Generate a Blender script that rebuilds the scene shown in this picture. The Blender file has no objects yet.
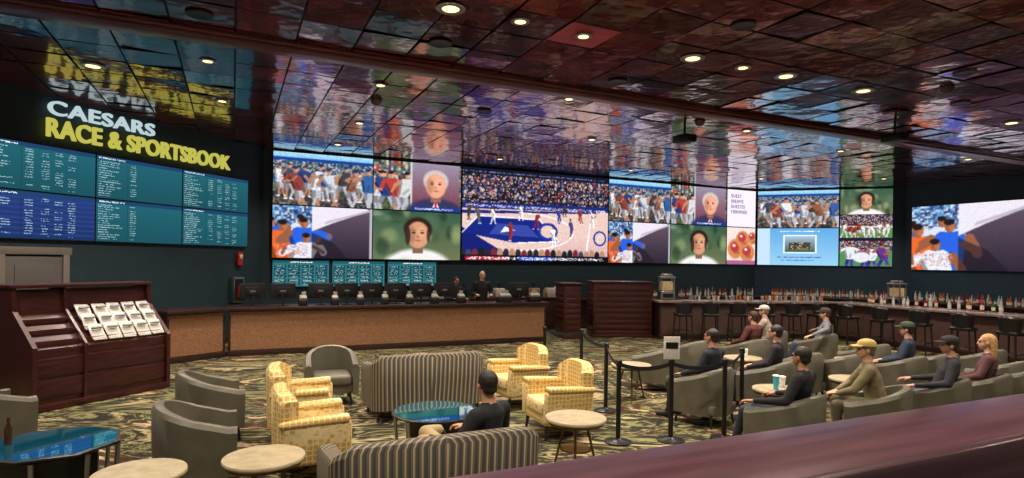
import bpy, bmesh, math, random
import numpy as np
from mathutils import Vector, Matrix, Euler
random.seed(7); RNG=np.random.RandomState(5)
scene=bpy.context.scene
try:
    scene.view_settings.view_transform='Standard'
    scene.view_settings.look='None'
except Exception as e: print(e)
COL=scene.collection
rad=math.radians
A=Vector((math.sin(rad(65)),math.cos(rad(65)),0)); N=Vector((-A.y,A.x,0))
def ST(s,t,z=0): return A*s+N*t+Vector((0,0,z))
def lin(c):
    return tuple(((x/12.92) if x<=0.04045 else ((x+0.055)/1.055)**2.4) for x in c)
def L(r,g,b): return lin((r/255,g/255,b/255))
# ---------------- materials
def newmat(name):
    m=bpy.data.materials.new(name); m.use_nodes=True
    nt=m.node_tree; b=nt.nodes.get('Principled BSDF'); return m,nt,b
def mat(name,c,rough=.5,metal=0,spec=.5,emis=None,es=0,coat=0,trans=0,var=0,vs=8,bump=0):
    m,nt,b=newmat(name)
    b.inputs['Base Color'].default_value=(*c,1); b.inputs['Roughness'].default_value=rough
    b.inputs['Metallic'].default_value=metal; b.inputs['Specular IOR Level'].default_value=spec
    b.inputs['Coat Weight'].default_value=coat; b.inputs['Transmission Weight'].default_value=trans
    if emis: b.inputs['Emission Color'].default_value=(*emis,1); b.inputs['Emission Strength'].default_value=es
    if var or bump:
        tc=nt.nodes.new('ShaderNodeTexCoord'); no=nt.nodes.new('ShaderNodeTexNoise')
        no.inputs['Scale'].default_value=vs; no.inputs['Detail'].default_value=5
        nt.links.new(tc.outputs['Object'],no.inputs['Vector'])
        if var:
            r=nt.nodes.new('ShaderNodeValToRGB')
            r.color_ramp.elements[0].position=.3; r.color_ramp.elements[1].position=.7
            r.color_ramp.elements[0].color=(*[x*(1-var) for x in c],1)
            r.color_ramp.elements[1].color=(*[min(1,x*(1+var)) for x in c],1)
            nt.links.new(no.outputs['Fac'],r.inputs['Fac']); nt.links.new(r.outputs['Color'],b.inputs['Base Color'])
        if bump:
            bp=nt.nodes.new('ShaderNodeBump'); bp.inputs['Strength'].default_value=bump; bp.inputs['Distance'].default_value=.01
            nt.links.new(no.outputs['Fac'],bp.inputs['Height']); nt.links.new(bp.outputs['Normal'],b.inputs['Normal'])
    return m
def ramp(nt,els,interp='LINEAR'):
    r=nt.nodes.new('ShaderNodeValToRGB'); cr=r.color_ramp; cr.interpolation=interp
    while len(cr.elements)<len(els): cr.elements.new(.5)
    for e,(p,c) in zip(cr.elements,els): e.position=p; e.color=(*c,1)
    return r
def woodmat(name,c1,c2,rough=.35,coat=.3,sc=(1.5,14,14)):
    m,nt,b=newmat(name)
    tc=nt.nodes.new('ShaderNodeTexCoord'); mp=nt.nodes.new('ShaderNodeMapping'); mp.inputs['Scale'].default_value=sc
    no=nt.nodes.new('ShaderNodeTexNoise'); no.inputs['Scale'].default_value=2; no.inputs['Detail'].default_value=6
    nt.links.new(tc.outputs['Object'],mp.inputs['Vector']); nt.links.new(mp.outputs[0],no.inputs['Vector'])
    r=ramp(nt,[(.3,c1),(.7,c2)]); nt.links.new(no.outputs['Fac'],r.inputs['Fac']); nt.links.new(r.outputs[0],b.inputs['Base Color'])
    b.inputs['Roughness'].default_value=rough; b.inputs['Coat Weight'].default_value=coat; b.inputs['Coat Roughness'].default_value=.15
    return m
def emat(name,c,s):
    m=bpy.data.materials.new(name); m.use_nodes=True; nt=m.node_tree; nt.nodes.clear()
    e=nt.nodes.new('ShaderNodeEmission'); e.inputs[0].default_value=(*c,1); e.inputs[1].default_value=s
    o=nt.nodes.new('ShaderNodeOutputMaterial'); nt.links.new(e.outputs[0],o.inputs[0]); return m
def screenmat(s=1.35):
    m=bpy.data.materials.new('screen_image'); m.use_nodes=True; nt=m.node_tree; nt.nodes.clear()
    a=nt.nodes.new('ShaderNodeAttribute'); a.attribute_name='Col'
    e=nt.nodes.new('ShaderNodeEmission'); e.inputs[1].default_value=s
    o=nt.nodes.new('ShaderNodeOutputMaterial'); nt.links.new(a.outputs['Color'],e.inputs[0]); nt.links.new(e.outputs[0],o.inputs[0]); return m
M_SCREEN=screenmat()
M_BLACK=mat('black_plastic',(.012,.012,.014),.35)
M_WALL=mat('teal_paint',L(32,54,62),.6,var=.15,vs=3)
M_WALL2=mat('navy_paint',L(42,68,86),.6,var=.12,vs=3)
M_DKWOOD=woodmat('mahogany',L(48,18,17),L(82,35,32))
M_ESP=woodmat('espresso_wood',L(36,20,18),L(62,38,32))
M_LEDGE=woodmat('ledge_wood',L(72,44,52),L(104,68,78),.28,.3,(.6,10,10))
M_METAL=mat('brushed_metal',(.5,.5,.5),.3,1)
M_CHROME=mat('chrome',(.7,.7,.7),.12,1)
M_GREY=mat('taupe_leather',L(98,95,81),.45,var=.15,vs=6,bump=.15)
M_GREEN=mat('olive_fabric',L(96,110,56),.7,var=.15,vs=20,bump=.2)
M_LEG=mat('chair_leg',(.02,.014,.01),.4)
M_PAPER=mat('paper',L(215,212,205),.8,var=.2,vs=60)
M_WARM=emat('lamp_glow',(1,.58,.22),4)

# ---------------- mesh builder
class MB:
    def __init__(s): s.v=[]; s.f=[]; s.m=[]
    def add(s,vs,fs,m=0,T=None):
        o=len(s.v)
        s.v.extend([tuple(T@Vector(v)) if T else tuple(v) for v in vs])
        s.f.extend([tuple(i+o for i in f) for f in fs]); s.m.extend([m]*len(fs))
    def bm(s,b,m=0,T=None):
        b.verts.index_update(); s.add([v.co[:] for v in b.verts],[[v.index for v in f.verts] for f in b.faces],m,T); b.free()
    def box(s,c,size,m=0,r=0,seg=2,rot=(0,0,0)):
        b=bmesh.new(); bmesh.ops.create_cube(b,size=1)
        for v in b.verts: v.co=Vector((v.co.x*size[0],v.co.y*size[1],v.co.z*size[2]))
        if r>0: bmesh.ops.bevel(b,geom=b.edges[:],offset=min(r,min(size)*.49),segments=seg,affect='EDGES',profile=.5)
        s.bm(b,m,Matrix.Translation(c)@Euler(rot).to_matrix().to_4x4())
    def cyl(s,p0,p1,r0,r1=None,m=0,n=14):
        if r1 is None: r1=r0
        p0=Vector(p0);p1=Vector(p1);d=(p1-p0); q=d.normalized().to_track_quat('Z','Y').to_matrix()
        vs=[];fs=[]
        for p,r in((p0,r0),(p1,r1)):
            for i in range(n):
                a=2*math.pi*i/n; vs.append(p+q@Vector((r*math.cos(a),r*math.sin(a),0)))
        for i in range(n): fs.append((i,(i+1)%n,n+(i+1)%n,n+i))
        fs.append(tuple(range(n-1,-1,-1))); fs.append(tuple(range(n,2*n)))
        s.add(vs,fs,m)
    def lathe(s,prof,m=0,n=24,c=(0,0,0)):
        vs=[];fs=[];k=len(prof)
        for i in range(n):
            a=2*math.pi*i/n
            for r,z in prof: vs.append((c[0]+r*math.cos(a),c[1]+r*math.sin(a),c[2]+z))
        for i in range(n):
            j=(i+1)%n
            for q in range(k-1): fs.append((i*k+q,j*k+q,j*k+q+1,i*k+q+1))
        fs.append(tuple(i*k for i in range(n-1,-1,-1))); fs.append(tuple(i*k+k-1 for i in range(n)))
        s.add(vs,fs,m)
    def prof(s,poly,x0,x1,m=0): # poly in (y,z) extruded along x
        n=len(poly); vs=[(x0,y,z) for y,z in poly]+[(x1,y,z) for y,z in poly]
        fs=[(i,(i+1)%n,n+(i+1)%n,n+i) for i in range(n)]+[tuple(range(n-1,-1,-1)),tuple(range(n,2*n))]
        s.add(vs,fs,m)
    def shell(s,path,th,z0,m=0):
        vs=[];fs=[];K=8
        for x,y,nx,ny,h in path:
            for o,z in((.0,z0),(.015,z0+(h-z0)*.5),(.02,h-.05),(-.005,h-.012),(-th*.5,h),(-th+.005,h-.012),(-th,h-.05),(-th*.9,z0)):
                vs.append((x+nx*o,y+ny*o,z))
        for i in range(len(path)-1):
            for k in range(K):
                k2=(k+1)%K; fs.append((i*K+k,(i+1)*K+k,(i+1)*K+k2,i*K+k2))
        fs.append(tuple(range(K))); e=(len(path)-1)*K; fs.append(tuple(e+k for k in range(K-1,-1,-1)))
        s.add(vs,fs,m)
    def mesh(s,name,mats,smooth=35):
        me=bpy.data.meshes.new(name); me.from_pydata(s.v,[],s.f)
        for mm in mats: me.materials.append(mm)
        me.polygons.foreach_set('material_index',s.m)
        b=bmesh.new(); b.from_mesh(me); bmesh.ops.recalc_face_normals(b,faces=b.faces); b.to_mesh(me); b.free()
        if smooth:
            me.polygons.foreach_set('use_smooth',[True]*len(me.polygons)); me.set_sharp_from_angle(angle=rad(smooth))
        me.update(); return me
    def obj(s,name,mats,loc=(0,0,0),rz=0,smooth=35,parent=None):
        return place(name,s.mesh(name,mats,smooth),loc,rz,parent)
def place(name,me,loc=(0,0,0),rz=0,parent=None,sc=1):
    o=bpy.data.objects.new(name,me); o.location=loc; o.rotation_euler=(0,0,rz); o.scale=(sc,sc,sc); COL.objects.link(o)
    if parent: o.parent=parent
    return o

# ---------------- ROOM
CZ=5.2
C1=Vector((-6.875,16.5,0)); C2=Vector((9.84,24.3,0)); C3=Vector((14.74,22.51,0))
dL=Vector((math.sin(rad(20)),math.cos(rad(20)),0)); dR=Vector((math.sin(rad(110)),math.cos(rad(110)),0)); dF=Vector((math.sin(rad(155)),math.cos(rad(155)),0))
W0=C1-dL*22; W4=C3+dF*28
def wall(name,p,q,m,h=CZ+.1):
    b=MB(); d=(q-p); ln=d.length
    b.box((ln/2,.1,h/2),(ln,.2,h),0); return b.obj(name,[m],p,math.atan2(d.y,d.x),smooth=0)
wall('wall_left',W0,C1,M_WALL); wall('wall_back',C1,C2,M_WALL); wall('wall_right',C2,C3,M_WALL2); wall('wall_far_right',C3,W4,M_WALL2)
def trim(name,p,q,z,h,th,m):
    b=MB(); d=(q-p); ln=d.length; b.box((ln/2,-th/2,z+h/2),(ln,th,h),0,r=.008); b.obj(name,[m],p,math.atan2(d.y,d.x))
trim('baseboard_left',W0,C1,0,.14,.02,M_ESP); trim('baseboard_back',C1,C2,0,.14,.02,M_ESP)
trim('baseboard_right',C2,C3,0,.14,.02,M_ESP); trim('baseboard_far_right',C3,W4,0,.14,.02,M_ESP)
# floor
m,nt,b=newmat('patterned_carpet')
tc=nt.nodes.new('ShaderNodeTexCoord'); mp=nt.nodes.new('ShaderNodeMapping'); mp.inputs['Rotation'].default_value=(0,0,rad(20)); mp.inputs['Scale'].default_value=(.7,1.7,1)
n1=nt.nodes.new('ShaderNodeTexNoise'); n1.inputs['Scale'].default_value=.8; n1.inputs['Detail'].default_value=6; n1.inputs['Roughness'].default_value=.62; n1.inputs['Distortion'].default_value=1.6
nt.links.new(tc.outputs['Object'],mp.inputs[0]); nt.links.new(mp.outputs[0],n1.inputs['Vector'])
DK=L(44,36,33)
r=ramp(nt,[(0,DK),(.35,L(56,44,38)),(.39,L(176,160,122)),(.42,L(110,108,76)),(.445,DK),(.485,L(42,48,44)),(.51,L(134,132,88)),(.53,L(92,92,64)),(.55,DK),(.59,L(74,48,36)),(.61,L(128,104,70)),(.635,L(196,182,150)),(.665,L(66,68,50)),(.72,DK)])
nt.links.new(n1.outputs['Fac'],r.inputs[0]); nt.links.new(r.outputs[0],b.inputs['Base Color']); b.inputs['Roughness'].default_value=.95; b.inputs['Specular IOR Level'].default_value=.1
fb=MB(); fb.box((4,9,-.05),(50,38,.1)); fb.obj('floor',[m],smooth=0)
# ceiling tiles
def ceilmat(name,c,me=.5,ro=.09,coat=.8):
    m,nt,b=newmat(name); b.inputs['Metallic'].default_value=me; b.inputs['Coat Weight'].default_value=coat; b.inputs['Coat Roughness'].default_value=.045; b.inputs['Coat IOR'].default_value=1.5
    tc=nt.nodes.new('ShaderNodeTexCoord'); no=nt.nodes.new('ShaderNodeTexNoise'); no.inputs['Scale'].default_value=1.6; no.inputs['Detail'].default_value=7; no.inputs['Roughness'].default_value=.75
    nt.links.new(tc.outputs['Object'],no.inputs[0]); r=ramp(nt,[(.35,tuple(x*.5 for x in c)),(.66,tuple(min(1,x*1.5) for x in c))])
    nt.links.new(no.outputs['Fac'],r.inputs[0]); nt.links.new(r.outputs[0],b.inputs['Base Color'])
    mr=nt.nodes.new('ShaderNodeMapRange'); mr.inputs['From Min'].default_value=.3; mr.inputs['From Max'].default_value=.7; mr.inputs['To Min'].default_value=ro; mr.inputs['To Max'].default_value=ro+.13
    nt.links.new(no.outputs['Fac'],mr.inputs['Value']); nt.links.new(mr.outputs[0],b.inputs['Roughness'])
    n2=nt.nodes.new('ShaderNodeTexNoise'); n2.inputs['Scale'].default_value=2.4; n2.inputs['Detail'].default_value=2; nt.links.new(tc.outputs['Object'],n2.inputs[0])
    bp=nt.nodes.new('ShaderNodeBump'); bp.inputs['Strength'].default_value=.5; bp.inputs['Distance'].default_value=.025; nt.links.new(n2.outputs['Fac'],bp.inputs['Height']); nt.links.new(bp.outputs['Normal'],b.inputs['Normal']); nt.links.new(bp.outputs['Normal'],b.inputs['Coat Normal'])
    return m
MC=[ceilmat('ceiling_tile_a',L(128,50,58)),ceilmat('ceiling_tile_b',L(98,40,50)),ceilmat('ceiling_tile_red',L(190,44,44),.2,.25,.5),mat('ceiling_grid',L(22,11,13),.5,.2),ceilmat('ceiling_tile_c',L(148,62,66),.6,.05)]
cb=MB(); T=.76
dn_left=Vector((dL.y,-dL.x,0))
def inside(p,e=.5):
    return (p-C1).dot(dn_left)>-e and (p-C1).dot(N)<e and (p-C2).dot(Vector((dR.y,-dR.x,0)))>-e and (p-C3).dot(Vector((dF.y,-dF.x,0)))>-e
for i in range(-22,45):
    for j in range(-8,25):
        s=i*T; t=17.86-(j+1)*T-.0
        c=ST(s+T/2,t+T/2)
        if not inside(c): continue
        g=.015; tx=random.gauss(0,.017); ty=random.gauss(0,.017)
        pts=[]
        for (x,y) in((g,g),(T-g,g),(T-g,T-g),(g,T-g)):
            p=ST(s+x,t+y,CZ+(x-T/2)*tx+(y-T/2)*ty); pts.append(p)
        mi=random.choice([0,0,1,4])
        for q in((.93,7.9),(-3.1,6.3)):
            if (c-Vector((q[0],q[1],0))).length<T*.55: mi=2
        cb.add(pts,[(3,2,1,0)],mi)
cb.add([ST(-16,-4,CZ+.025),ST(34,-4,CZ+.025),ST(34,18.2,CZ+.025),ST(-16,18.2,CZ+.025)],[(3,2,1,0)],3)
me=bpy.data.meshes.new('ceiling'); me.from_pydata(cb.v,[],cb.f); [me.materials.append(x) for x in MC]; me.polygons.foreach_set('material_index',cb.m); place('ceiling',me)
MBEAM=mat('beam_lacquer',L(110,64,58),.3,.3,var=.2,vs=3)
bb=MB(); bb.box((8,9.1,CZ-.04),(48,.34,.10),0,r=.01); bb.box((8,8.88,CZ-.025),(48,.06,.06),0,r=.01); bb.box((8,9.32,CZ-.025),(48,.06,.06),0,r=.01)
bb.obj('ceiling_beam',[MBEAM],rz=rad(25))
# downlights, plus extra ones added as fill
def dl_mesh(on):
    b=MB(); b.lathe([(.09,-.004),(.095,-.012),(.15,-.014),(.16,-.006),(.16,.0)],0,24)
    b.lathe([(0.001,-.008),(.098,-.008),(.098,-.002),(0.001,-.002)],1,24)
    return b.mesh('downlight_or_added_fill',[M_METAL if on else M_BLACK,M_WARM if on else M_BLACK])
DLON=dl_mesh(True); DLOFF=dl_mesh(False)
ons=[(-.77,7.11),(2.58,8.71),(5.93,10.2),(10.2,12.3),(.9,7.93),(.06,7.47),(-6.66,9.47),(-4.69,9.16),(4.28,9.47),(3.46,9.1),(1.0,11.0),(-2.3,10.3),(-5.6,11.5),(5.2,13.4),(8.5,15.6),(1.9,14.6),(-3.4,13.2),(12.5,16.5)]
added_fill=[(-3.5,4.6),(2.2,4.2),(6.5,6.0),(-6.8,6.0),(-1,2.2),(4,1),(9.5,8.5),(-4.6,15.7),(-.4,17.6),(3.8,19.4),(8.6,20.8),(12.6,20.4)]  # extra downlights added to even out and brighten the room, no known fixtures
LC=(1,.85,.7)
for i,(x,y) in enumerate(ons+added_fill):
    place('downlight_or_added_fill',DLON,(x,y,CZ-.018),sc=.75 if i in(4,5,7,9) or i>9 else 1.1)
    ld=bpy.data.lights.new('downlight_or_fill_bulb','SPOT'); ld.energy=640 if i not in (4,5,7,9) else 220; ld.spot_size=rad(128); ld.spot_blend=.7; ld.shadow_soft_size=.12; ld.color=LC
    if i>=25: ld.energy=400
    lo=bpy.data.objects.new('downlight_or_fill_bulb',ld); lo.location=(x,y,CZ-.05); COL.objects.link(lo)
for x,y in[(2.85,7.5),(-1.03,8.26),(-3.9,7.4),(6.9,9.2),(-2,9.0),(1.7,9.9),(8.1,10.9),(-.6,12.0)]:
    place('ceiling_speaker',DLOFF,(x,y,CZ-.018),sc=1.0)
dm=MB(); dm.lathe([(.0011,-.12),(.06,-.115),(.11,-.08),(.13,-.03),(.14,-.005),(.15,0)],0,24); DM=dm.mesh('dome_camera',[mat('smoked_dome',(.12,.08,.08),.15,.2)])
for x,y in[(-2.6,11.3),(7.2,10.0),(3.9,12.6)]: place('dome_camera',DM,(x,y,CZ-.012),sc=.8)
pj=MB(); pj.cyl((0,0,0),(0,0,-.22),.025,m=0); pj.box((0,0,-.3),(.34,.42,.16),0,r=.03); pj.cyl((.08,-.2,-.3),(.08,-.25,-.3),.05,m=1); PJ=pj.mesh('ceiling_projector',[M_BLACK,M_METAL])
for x,y in[(3.7,13.0),(8.0,12.6)]: place('ceiling_projector',PJ,(x,y,CZ),rad(205))

# ---------------- screen painting
class CV:
    def __init__(s,w,h,bg):
        s.w=w;s.h=h; s.a=np.zeros((h,w,3)); s.a[:]=np.array(bg)/255.
        s.U,s.V=np.meshgrid((np.arange(w)+.5)/w,(np.arange(h)+.5)/h)
    def p(s,mask,c,al=1):
        s.a[mask]=s.a[mask]*(1-al)+np.array(c)/255.*al
    def soft(s,wt,c):
        wt=np.clip(wt,0,1)[:,:,None]; s.a=s.a*(1-wt)+np.array(c)/255.*wt
    def el(s,x,y,rx,ry,c,al=1): s.p(((s.U-x)/rx)**2+((s.V-y)/ry)**2<1,c,al)
    def sel(s,x,y,rx,ry,c,al=1,k=3): 
        d=np.sqrt(((s.U-x)/rx)**2+((s.V-y)/ry)**2); s.soft(np.clip((1.15-d)*k,0,1)*al,c)
    def rc(s,x0,y0,x1,y1,c,al=1): s.p((s.U>=x0)&(s.U<x1)&(s.V>=y0)&(s.V<y1),c,al)
    def line(s,x0,y0,x1,y1,w,c,al=1):
        asp=s.w/s.h; X=s.U*asp; x0*=asp;x1*=asp; dx=x1-x0;dy=y1-y0; l2=dx*dx+dy*dy+1e-9
        t=np.clip(((X-x0)*dx+(s.V-y0)*dy)/l2,0,1); d=np.hypot(X-x0-t*dx,s.V-y0-t*dy); s.p(d<w,c,al)
    def pg(s,pts,c,al=1):
        m=np.zeros(s.U.shape,bool); n=len(pts)
        for i in range(n):
            x0,y0=pts[i];x1,y1=pts[(i+1)%n]
            if y0==y1: continue
            m^=((y0>s.V)!=(y1>s.V))&(s.U<(x1-x0)*(s.V-y0)/(y1-y0)+x0)
        s.p(m,c,al)
    def crowd(s,x0,y0,x1,y1,cols,dens=1.,cell=2):
        m=(s.U>=x0)&(s.U<x1)&(s.V>=y0)&(s.V<y1)
        hh=s.h//cell+1; ww=s.w//cell+1
        idx=RNG.randint(0,len(cols),(hh,ww)); idx=np.repeat(np.repeat(idx,cell,0),cell,1)[:s.h,:s.w]
        cc=np.array(cols)[idx]/255.; k=RNG.rand(s.h,s.w)<dens; mm=m&k; s.a[mm]=cc[mm]*(.8+.3*RNG.rand(mm.sum(),1))
    def grad(s,x0,y0,x1,y1,ca,cb,vert=True):
        m=(s.U>=x0)&(s.U<x1)&(s.V>=y0)&(s.V<y1); t=((s.V-y0)/(y1-y0) if vert else (s.U-x0)/(x1-x0))[m][:,None]
        s.a[m]=(np.array(ca)*(1-t)+np.array(cb)*t)/255.
    def fig(s,x,y,h,shirt,skin=(120,80,60),legs=None,hat=None,wide=1):
        q=h*s.h/s.w; R=lambda a: RNG.uniform(-a,a)*q
        legs=legs or shirt; hx=x; sx=x+R(.12); dk=[v*.62 for v in shirt]
        for sg in(-1,1):
            kx=hx+sg*.08*q+R(.08); fx=kx+R(.14)
            s.line(hx+sg*.045*q,y+.48*h,kx,y+.26*h,.05*h,legs if sg>0 else [v*.7 for v in legs]); s.line(kx,y+.26*h,fx,y+.03*h,.03*h,skin if RNG.rand()<.5 else legs); s.line(fx,y+.02*h,fx+.05*q*sg,y+.01*h,.022*h,(230,230,230))
        for k in(-.05,0,.05): s.line(hx+k*q,y+.5*h,sx+k*1.5*q,y+.77*h,.052*h*wide,shirt)
        s.line(hx-.07*q*wide,y+.5*h,sx-.11*q*wide,y+.74*h,.026*h,dk); s.line(hx,y+.5*h,sx+.02*q,y+.6*h,.03*h,dk,.5)
        for sg in(-1,1):
            ex=sx+sg*(.17*q*wide)+R(.05); ey=y+.64*h+RNG.uniform(-.06,.1)*h; s.line(sx+sg*.12*q*wide,y+.77*h,ex,ey,.032*h*wide,shirt if RNG.rand()<.4 else skin); s.line(ex,ey,ex+R(.16),ey+RNG.uniform(-.16,.12)*h,.026*h,skin)
        s.el(sx,y+.91*h,.055*q,.07*h,skin); s.el(sx+.02*q,y+.9*h,.03*q,.05*h,[min(255,v*1.2) for v in skin]); s.el(sx-.01*q,y+.955*h,.054*q,.035*h,hat or (34,26,24))
    def face(s,x,y,r,skin,hair,shirt,asp=1.78,long=False):
        ry=r*asp; dk=[k*.62 for k in skin]; lt=[min(255,k*1.18) for k in skin]
        s.sel(x,y-ry*2.5,r*2.3,ry*1.35,shirt,1,5); s.sel(x-r*.9,y-ry*2.7,r*.9,ry*1.0,[k*.75 for k in shirt],.7,2)
        s.rc(x-r*.38,y-ry*1.4,x+r*.38,y-ry*.5,dk)
        s.sel(x,y+ry*.3,r*.92,ry*.82,hair,1,6); s.sel(x,y-ry*.08,r*.74,ry*.88,skin,1,7)
        s.sel(x-r*.45,y-ry*.1,r*.3,ry*.7,dk,.45,2); s.sel(x+r*.25,y+ry*.1,r*.35,ry*.5,lt,.5,1.5)
        for q in(-.3,.3):
            s.sel(x+q*r,y+ry*.08,r*.17,ry*.09,dk,.8,2); s.el(x+q*r,y+ry*.07,r*.09,ry*.05,(24,16,16)); s.rc(x+q*r-r*.16,y+ry*.22,x+q*r+r*.16,y+ry*.26,[k*.4 for k in skin],.7)
        s.sel(x,y-ry*.2,r*.12,ry*.12,dk,.5,2); s.sel(x,y-ry*.48,r*.22,ry*.05,(160,76,70),.85,3)
    def done(s,n=.1,blur=1):
        a=s.a
        for _ in range(blur):
            p=np.pad(a,((1,1),(1,1),(0,0)),'edge'); a=a*.5+(p[:-2,1:-1]+p[2:,1:-1]+p[1:-1,:-2]+p[1:-1,2:])*.125
        return np.clip(a*(1+n*(RNG.rand(s.h,s.w,1)-.5)),0,1)
def text_lines(c,x0,x1,y,hh,col,dens=.6,al=1):
    m=(c.V>=y)&(c.V<y+hh)&(c.U>=x0)&(c.U<x1); k=np.repeat(RNG.rand(c.h,c.w//2+1),2,1)[:,:c.w]<dens; c.p(m&k,col,al)
CROWD=[(60,50,60),(150,120,110),(40,40,60),(190,180,190),(120,40,50),(30,30,40),(80,70,90),(210,170,140),(50,70,120)]
W1,H1=150,84
def img_baseball():
    c=CV(W1,H1,(60,90,110)); c.grad(0,.55,1,1,(60,120,170),(150,200,225)); c.rc(0,.84,1,.9,(20,60,140)); c.crowd(0,.6,1,.84,[(40,70,100),(90,120,140),(190,190,190),(30,50,80),(150,120,100)])
    c.rc(0,.48,1,.58,(24,70,130)); c.rc(.1,.5,.3,.56,(220,230,240)); c.rc(.6,.5,.8,.56,(220,80,60)); c.grad(0,0,1,.4,(60,50,48),(100,110,96))
    c.crowd(0,.0,1,.3,[(50,50,60),(90,74,66),(30,40,50),(140,130,120)],.7,3)
    for x,y,h,sh in[(.06,.15,.62,(215,215,220)),(.15,.1,.7,(60,70,90)),(.24,-.1,.85,(130,60,54)),(.33,.16,.6,(40,60,120)),(.42,-.12,.95,(212,214,222)),(.5,.1,.62,(40,70,140)),(.6,-.1,.85,(190,196,208)),(.68,.1,.7,(60,60,70)),(.77,-.05,.8,(130,84,66)),(.86,.1,.66,(210,208,210)),(.95,-.1,.9,(50,90,150))]:
        c.fig(x,y,h,sh,(166,118,92),(175,175,185),hat=(30,50,100),wide=1.2)
    return c.done(.25,2)
def img_man():
    c=CV(W1,H1,(70,90,60)); c.crowd(0,.3,1,1,[(90,110,80),(130,140,120),(200,190,180),(170,60,60),(40,70,120),(60,60,60)],1,4)
    c.crowd(0,0,1,.3,[(90,110,70),(60,70,60)],1,3)
    for x in(.05,.14,.24,.33): c.fig(x,-.15,.95,[(205,205,212),(40,60,120),(170,60,54),(200,200,200)][int(x*12)%4],(180,126,100),(170,170,180),wide=1.3)
    c.grad(.42,0,.98,1,(110,50,64),(140,130,150)); c.rc(.41,0,.43,1,(200,195,205))
    c.face(.7,.56,.15,(220,154,128),(190,180,176),(50,50,84)); c.pg([(.64,.0),(.7,.24),(.76,0)],(225,225,228)); c.pg([(.685,.0),(.69,.22),(.71,.22),(.72,0)],(190,36,50)); c.rc(.43,.0,1,.08,(30,50,130)); text_lines(c,.46,.9,.02,.035,(240,240,240))
    return c.done(.16,2)
def img_jersey(w=W1,h=H1):
    c=CV(w,h,(50,44,58)); c.grad(0,0,1,1,(44,36,48),(92,76,92))
    c.grad(0,0,.38,1,(90,60,60),(90,140,190)); c.crowd(0,.55,.38,1,[(80,140,200),(210,214,220),(150,190,220),(60,90,150),(60,50,80)],.9,3)
    for x,y,h_,sh in[(.04,-.5,1.3,(50,90,190)),(.2,-.35,1.2,(200,204,216)),(.12,-.75,1.5,(216,96,44)),(.31,-.6,1.4,(40,90,205)),(.25,-.8,1.3,(212,214,222))]: c.fig(x,y,h_,sh,(140,86,62),sh,wide=1.6)
    c.crowd(.02,.05,.34,.26,[(235,235,240),(200,60,40),(40,70,160),(230,120,50)],.25,2)
    c.pg([(.38,.52),(.38,1.01),(.93,1.01),(.99,.95),(.8,.84),(.6,.7)],(214,208,220)); c.pg([(.5,.66),(.52,.72),(.95,.97),(.99,.95),(.8,.84)],(176,166,184))
    c.pg([(.38,0),(.38,.5),(.6,.3),(.75,0)],(30,24,34),.6); c.rc(.975,0,1,1,(170,166,176)); return c.done(.08,2)
def img_child():
    c=CV(W1,H1,(44,62,44)); c.grad(0,0,1,1,(100,108,74),(52,84,66))
    for k in range(26): c.sel(RNG.rand(),RNG.rand(),.03+.08*RNG.rand(),.06+.16*RNG.rand(),[(30,50,36),(140,150,104),(84,110,84),(60,80,60),(150,156,130)][k%5],.6,1.5)
    c.face(.5,.54,.165,(196,142,110),(46,30,26),(220,218,216)); c.sel(.385,.5,.03,.2,(50,32,28),.9,3); c.sel(.62,.52,.02,.16,(50,32,28),.8,3)
    return c.done(.08,2)
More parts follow.
